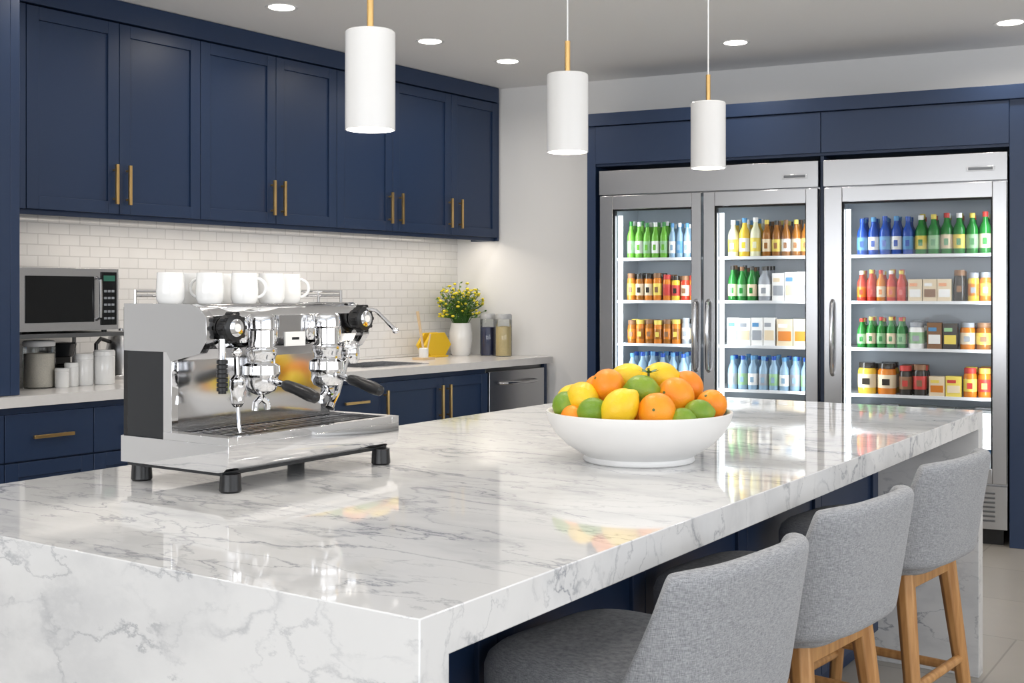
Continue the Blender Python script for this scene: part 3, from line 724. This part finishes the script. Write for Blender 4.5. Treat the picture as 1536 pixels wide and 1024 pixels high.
# ------------------------------------------------------------------ stools
def stool(x, y, rz):
    e = empty('counter_stool', (x, y, 0), rz)
    def se(a, rx, ry, n):
        c, s_ = math.cos(a), math.sin(a)
        return (rx*math.copysign(abs(c)**(2/n), c), ry*math.copysign(abs(s_)**(2/n), s_))
    b = MB(); seg = 48; vs = []; fs = []
    lay = [(0.06, 0.590), (0.02, 0.592), (0.004, 0.603), (0, 0.625), (0, 0.660), (0.006, 0.679), (0.02, 0.692), (0.05, 0.700), (0.11, 0.704)]
    for ins, z in lay:
        for i in range(seg):
            px, py = se(2*math.pi*i/seg, 0.218-ins, 0.213-ins, 4.5); vs.append((px-0.005, py, z))
    for k in range(len(lay)-1):
        for i in range(seg): fs.append((k*seg+i, k*seg+(i+1) % seg, (k+1)*seg+(i+1) % seg, (k+1)*seg+i))
    fs.append(tuple(range(seg-1, -1, -1))); fs.append(tuple(range((len(lay)-1)*seg, len(lay)*seg)))
    b.add(vs, fs, FAB); b.obj('seat_cushion', parent=e, ang=50)
    # back shell
    b = MB(); nu, nw = 30, 8; vs = []; fs = []
    for j in range(nw+1):
        w = j/nw
        um = R(84) - R(27)*w
        for i in range(nu+1):
            u = -1+2*i/nu; a = u*um
            cx = 0.225*abs(math.cos(a))**0.45; cy = 0.228*math.copysign(abs(math.sin(a))**0.58, a)
            z = 0.615 + 0.285*w*(1-0.03*abs(u)**4)
            vs.append((cx+0.045*w, cy*(1+0.03*w), z))
    for j in range(nw):
        for i in range(nu): fs.append((j*(nu+1)+i, j*(nu+1)+i+1, (j+1)*(nu+1)+i+1, (j+1)*(nu+1)+i))
    b.add(vs, fs, FAB); o = b.obj('backrest', parent=e, ang=180)
    so = o.modifiers.new('solid', 'SOLIDIFY'); so.thickness = 0.042; so.offset = 0
    su = o.modifiers.new('sub', 'SUBSURF'); su.levels = 2; su.render_levels = 2
    # legs
    b = MB()
    T = [(sx*0.150+0.0, sy*0.150) for sx in (-1, 1) for sy in (-1, 1)]; B = [(sx*0.215, sy*0.205) for sx in (-1, 1) for sy in (-1, 1)]
    for (t, q) in zip(T, B): b.cyl((q[0], q[1], 0), (t[0], t[1], 0.593), 0.0165, WOOD, 0.027, 8)
    def at(k, z):
        s_ = z/0.593; return (B[k][0]+(T[k][0]-B[k][0])*s_, B[k][1]+(T[k][1]-B[k][1])*s_, z)
    for (i, j, z) in ((0, 1, 0.24), (2, 3, 0.30), (0, 2, 0.27), (1, 3, 0.27)):
        b.cyl(at(i, z), at(j, z), 0.0135, WOOD, seg=8)
    b.box(-0.17, 0.17, -0.165, -0.135, 0.55, 0.591, WOOD); b.box(-0.17, 0.17, 0.135, 0.165, 0.55, 0.591, WOOD)
    b.box(-0.165, -0.135, -0.16, 0.16, 0.55, 0.591, WOOD); b.box(0.135, 0.165, -0.16, 0.16, 0.55, 0.591, WOOD)
    b.obj('oak_legs', parent=e, ang=30, bevel=0.003)
stool(-1.01, 1.88, R(-6)); stool(-1.00, 2.53, R(-6)); stool(-0.995, 3.29, R(-6))

# ------------------------------------------------------------------ counter objects (cabinet frame)
b = MB()
b.box(-0.30, 0.20, -0.08, 0.56, 1.140, 1.158, DSTEEL)
for (x, y) in ((-0.29, -0.07), (-0.29, 0.54), (0.18, -0.07), (0.18, 0.54)): b.box(x, x+0.014, y, y+0.014, 0.921, 1.14, DSTEEL)
b.obj('microwave_shelf', L0, LR, bevel=0.001)
e = empty('microwave_oven', L0, LR)
b = MB()
b.box(-0.24, 0.155, 0.0, 0.475, 1.168, 1.44, DGREY)
b.box(0.155, 0.178, 0.0, 0.475, 1.168, 1.44, STEEL)
b.box(0.178, 0.182, 0.025, 0.35, 1.205, 1.405, BLACKG)
b.box(0.178, 0.184, 0.385, 0.462, 1.19, 1.425, BLACKG)
b.box(0.184, 0.185, 0.395, 0.452, 1.385, 1.41, pm('lcd_display', (0.02, 0.05, 0.04), 0.2, emit=(0.1, 0.8, 0.5), estr=0.1))
for i in range(3):
    for j in range(5): b.box(0.184, 0.1855, 0.397+i*0.019, 0.411+i*0.019, 1.215+j*0.03, 1.225+j*0.03, GRY)
for (x, y) in ((-0.2, 0.03), (-0.2, 0.44), (0.12, 0.03), (0.12, 0.44)): b.cyl((x, y, 1.158), (x, y, 1.17), 0.012, BLACK)
b.obj('body', bevel=0.002, parent=e)
b = MB(); b.tube([(0.18, 0.365, 1.40), (0.205, 0.365, 1.39), (0.208, 0.365, 1.31), (0.205, 0.365, 1.225), (0.18, 0.365, 1.215)], 0.007, CHROME2); b.obj('handle', parent=e)

def cann(name, x, y, r, h, fill, fh, lid=BLACK, z=0.9205):
    e = empty(name, L0, LR); b = MB()
    b.lathe([(0, 0), (r*.95, 0), (r, 0.006), (r, h*0.86), (r*.93, h*0.88), (r*.90, h*0.88)], (x, y, z), JGLASS, 28); b.obj('glass', parent=e)
    b = MB(); b.lathe([(0, 0.004), (r*.93, 0.004), (r*.93, h*fh), (0, h*fh+0.005)], (x, y, z), fill, 24); b.obj('contents', parent=e)
    b = MB(); b.lathe([(0, h*.88), (r*.97, h*.88), (r*.99, h*.90), (r*.99, h*.97), (r*.9, h), (0, h)], (x, y, z), lid, 28); b.obj('lid', parent=e)
cann('oat_canister', 0.05, 0.165, 0.068, 0.205, pm('oat_flakes', (0.72, 0.66, 0.58), 0.9, bump=0.6, bscale=300, var=0.3), 0.72, pm('white_lid', (0.8, 0.8, 0.8), 0.3))
for (x, y, r, h) in ((0.13, 0.225, 0.030, 0.085), (0.10, 0.29, 0.030, 0.105), (0.08, 0.365, 0.040, 0.14), (0.10, 0.455, 0.046, 0.155)):
    b = MB(); b.lathe([(0, 0), (r*.93, 0), (r, 0.006), (r, h*.8), (r*.96, h*.82), (r*1.02, h*.83), (r*1.02, h*.95), (r*.9, h), (0, h)], (0, 0, 0), CERAM, 28)
    fr = Matrix.Rotation(LR, 4, 'Z') @ Vector((x, y, 0)); b.obj('ceramic_canister', (L0[0]+fr.x, L0[1]+fr.y, 0.9205), 0)
b = MB()
b.box(-0.2, -0.05, 0.30, 0.45, 0.9205, 1.0, BLACK); b.box(-0.2, -0.14, 0.31, 0.44, 1.0, 1.09, BLACK)
b.lathe([(0, 0), (0.05, 0), (0.06, 0.04), (0.065, 0.065), (0, 0.07)], (-0.11, 0.375, 1.04), DGREY, 24)
b.obj('coffee_grinder', L0, LR, bevel=0.006)
e = empty('electric_kettle', L0, LR); b = MB()
b.lathe([(0, 0), (0.08, 0), (0.082, 0.015), (0.078, 0.02), (0.07, 0.14), (0.058, 0.20), (0.05, 0.215), (0.012, 0.225), (0.012, 0.24), (0, 0.243)], (-0.16, 0.72, 0.9205), STEEL, 32)
b.tube([(-0.16, 0.655, 1.10), (-0.16, 0.61, 1.115), (-0.16, 0.585, 1.09), (-0.16, 0.585, 1.0), (-0.16, 0.64, 0.965)], 0.010, BLACK)
b.tube([(-0.16, 0.78, 1.06), (-0.16, 0.83, 1.10)], [0.018, 0.008], STEEL)
b.obj('body', parent=e)

# plant
e = empty('potted_flowers', L0, LR)
PX, PY = -0.15, 3.30
b = MB(); b.lathe([(0, 0), (0.055, 0), (0.066, 0.02), (0.078, 0.10), (0.077, 0.15), (0.068, 0.20), (0.066, 0.215), (0.060, 0.213), (0.062, 0.18), (0, 0.175)], (PX, PY, 0.9205), CERAM, 32); b.obj('pot', parent=e)
b = MB(); FL = pm('yellow_petals', (0.80, 0.66, 0.04), 0.6); LG = pm('foliage_green', (0.12, 0.25, 0.03), 0.5, var=0.4, bscale=40); LG2 = pm('foliage_dark', (0.05, 0.15, 0.02), 0.5)
base = Vector((PX, PY, 1.10))
for k in range(190):
    a = random.uniform(0, 2*math.pi); rr = random.random()**0.6; hh = random.uniform(0.06, 0.28)
    tip = base + Vector((math.cos(a)*rr*0.125, math.sin(a)*rr*0.20, hh*(1.1-0.35*rr)+0.02))
    mid = base.lerp(tip, 0.5)+Vector((0, 0, 0.03))
    b.tube([base+Vector((math.cos(a)*0.03, math.sin(a)*0.03, 0)), mid, tip], 0.0015, LG2, 4)
    for j in range(5):
        p = mid.lerp(tip, j/4); d = Vector((random.uniform(-1, 1), random.uniform(-1, 1), random.uniform(-.2, .8))).normalized()
        w = d.cross(Vector((random.random(), random.random(), 1))).normalized(); l = random.uniform(.016, .030)
        b.add([tuple(p), tuple(p+d*l*.5+w*l*.32), tuple(p+d*l), tuple(p+d*l*.5-w*l*.32)], [(0, 1, 2, 3)], random.choice((LG, LG, LG2)))
    if k % 3 != 0: b.ell(tip+Vector((0, 0, .006)), (random.uniform(.008, .014),)*2+(0.008,), FL, 8)
b.obj('foliage', parent=e, smooth=False)
PASTA = pm('pasta', (0.72, 0.58, 0.30), 0.7, bump=0.5, bscale=120, var=0.2)
BEAN = pm('dark_blue_pods', (0.02, 0.03, 0.10), 0.4, bump=0.8, bscale=90, var=0.5)
GL = pm('grey_glass_lid', (0.45, 0.46, 0.47), 0.2)
cann('storage_canister', 0.0, 3.40, 0.052, 0.275, BEAN, 0.68, GL)
cann('storage_canister', 0.13, 3.40, 0.055, 0.275, PASTA, 0.70, GL)
b = MB(); YP = pm('yellow_plastic', (0.78, 0.50, 0.02), 0.4)
def hexp(y, z, r0, r1, x0, x1, m):
    pts = [(math.cos(R(60*k))*r0, math.sin(R(60*k))*r1) for k in range(6)]
    vs = [(x0, y+p[0], z+p[1]) for p in pts]+[(x1, y+p[0], z+p[1]) for p in pts]
    b.add(vs, [tuple(range(6)), tuple(range(11, 5, -1))]+[(i, (i+1) % 6, (i+1) % 6+6, i+6) for i in range(6)], m)
hexp(3.05, 1.0, 0.13, 0.09, -0.21, -0.19, YP); hexp(3.05, 1.0, 0.13, 0.09, -0.15, -0.13, YP); b.box(-0.22, -0.12, 2.96, 3.14, 0.9205, 0.932, YP)
b.obj('napkin_holder', L0, LR, bevel=0.003)
b = MB(); WL = pm('light_wood', (0.68, 0.50, 0.30), 0.5);
b.box(-0.06, 0.03, 2.72, 2.83, 0.9205, 0.935, WL); b.lathe([(0, 0), (0.03, 0), (0.03, 0.055), (0.022, 0.06), (0, 0.06)], (-0.015, 2.775, 0.935), CERAM, 24)
b.cyl((-0.015, 2.775, 0.97), (-0.03, 2.735, 1.22), 0.007, WL, 0.010, 10); b.cyl((-0.0, 2.79, 0.97), (0.01, 2.81, 1.08), 0.005, WL, 0.005, 10)
b.obj('dish_brush_holder', L0, LR)

# ------------------------------------------------------------------ world, camera
w = bpy.data.worlds.new('World'); bpy.context.scene.world = w; w.use_nodes = True
w.node_tree.nodes['Background'].inputs[0].default_value = (0.80, 0.88, 1.0, 1); w.node_tree.nodes['Background'].inputs[1].default_value = 1.0
cam = bpy.data.cameras.new('camera'); co = bpy.data.objects.new('camera', cam); bpy.context.scene.collection.objects.link(co)
co.location = (0, 0, 1.33); co.rotation_euler = (R(90), 0, R(34)); cam.sensor_width = 36; cam.lens = 1750/1536*36
cam.shift_y = -72/1536; cam.clip_start = 0.05; cam.clip_end = 60
bpy.context.scene.camera = co
bpy.context.scene.view_settings.view_transform = 'Standard'
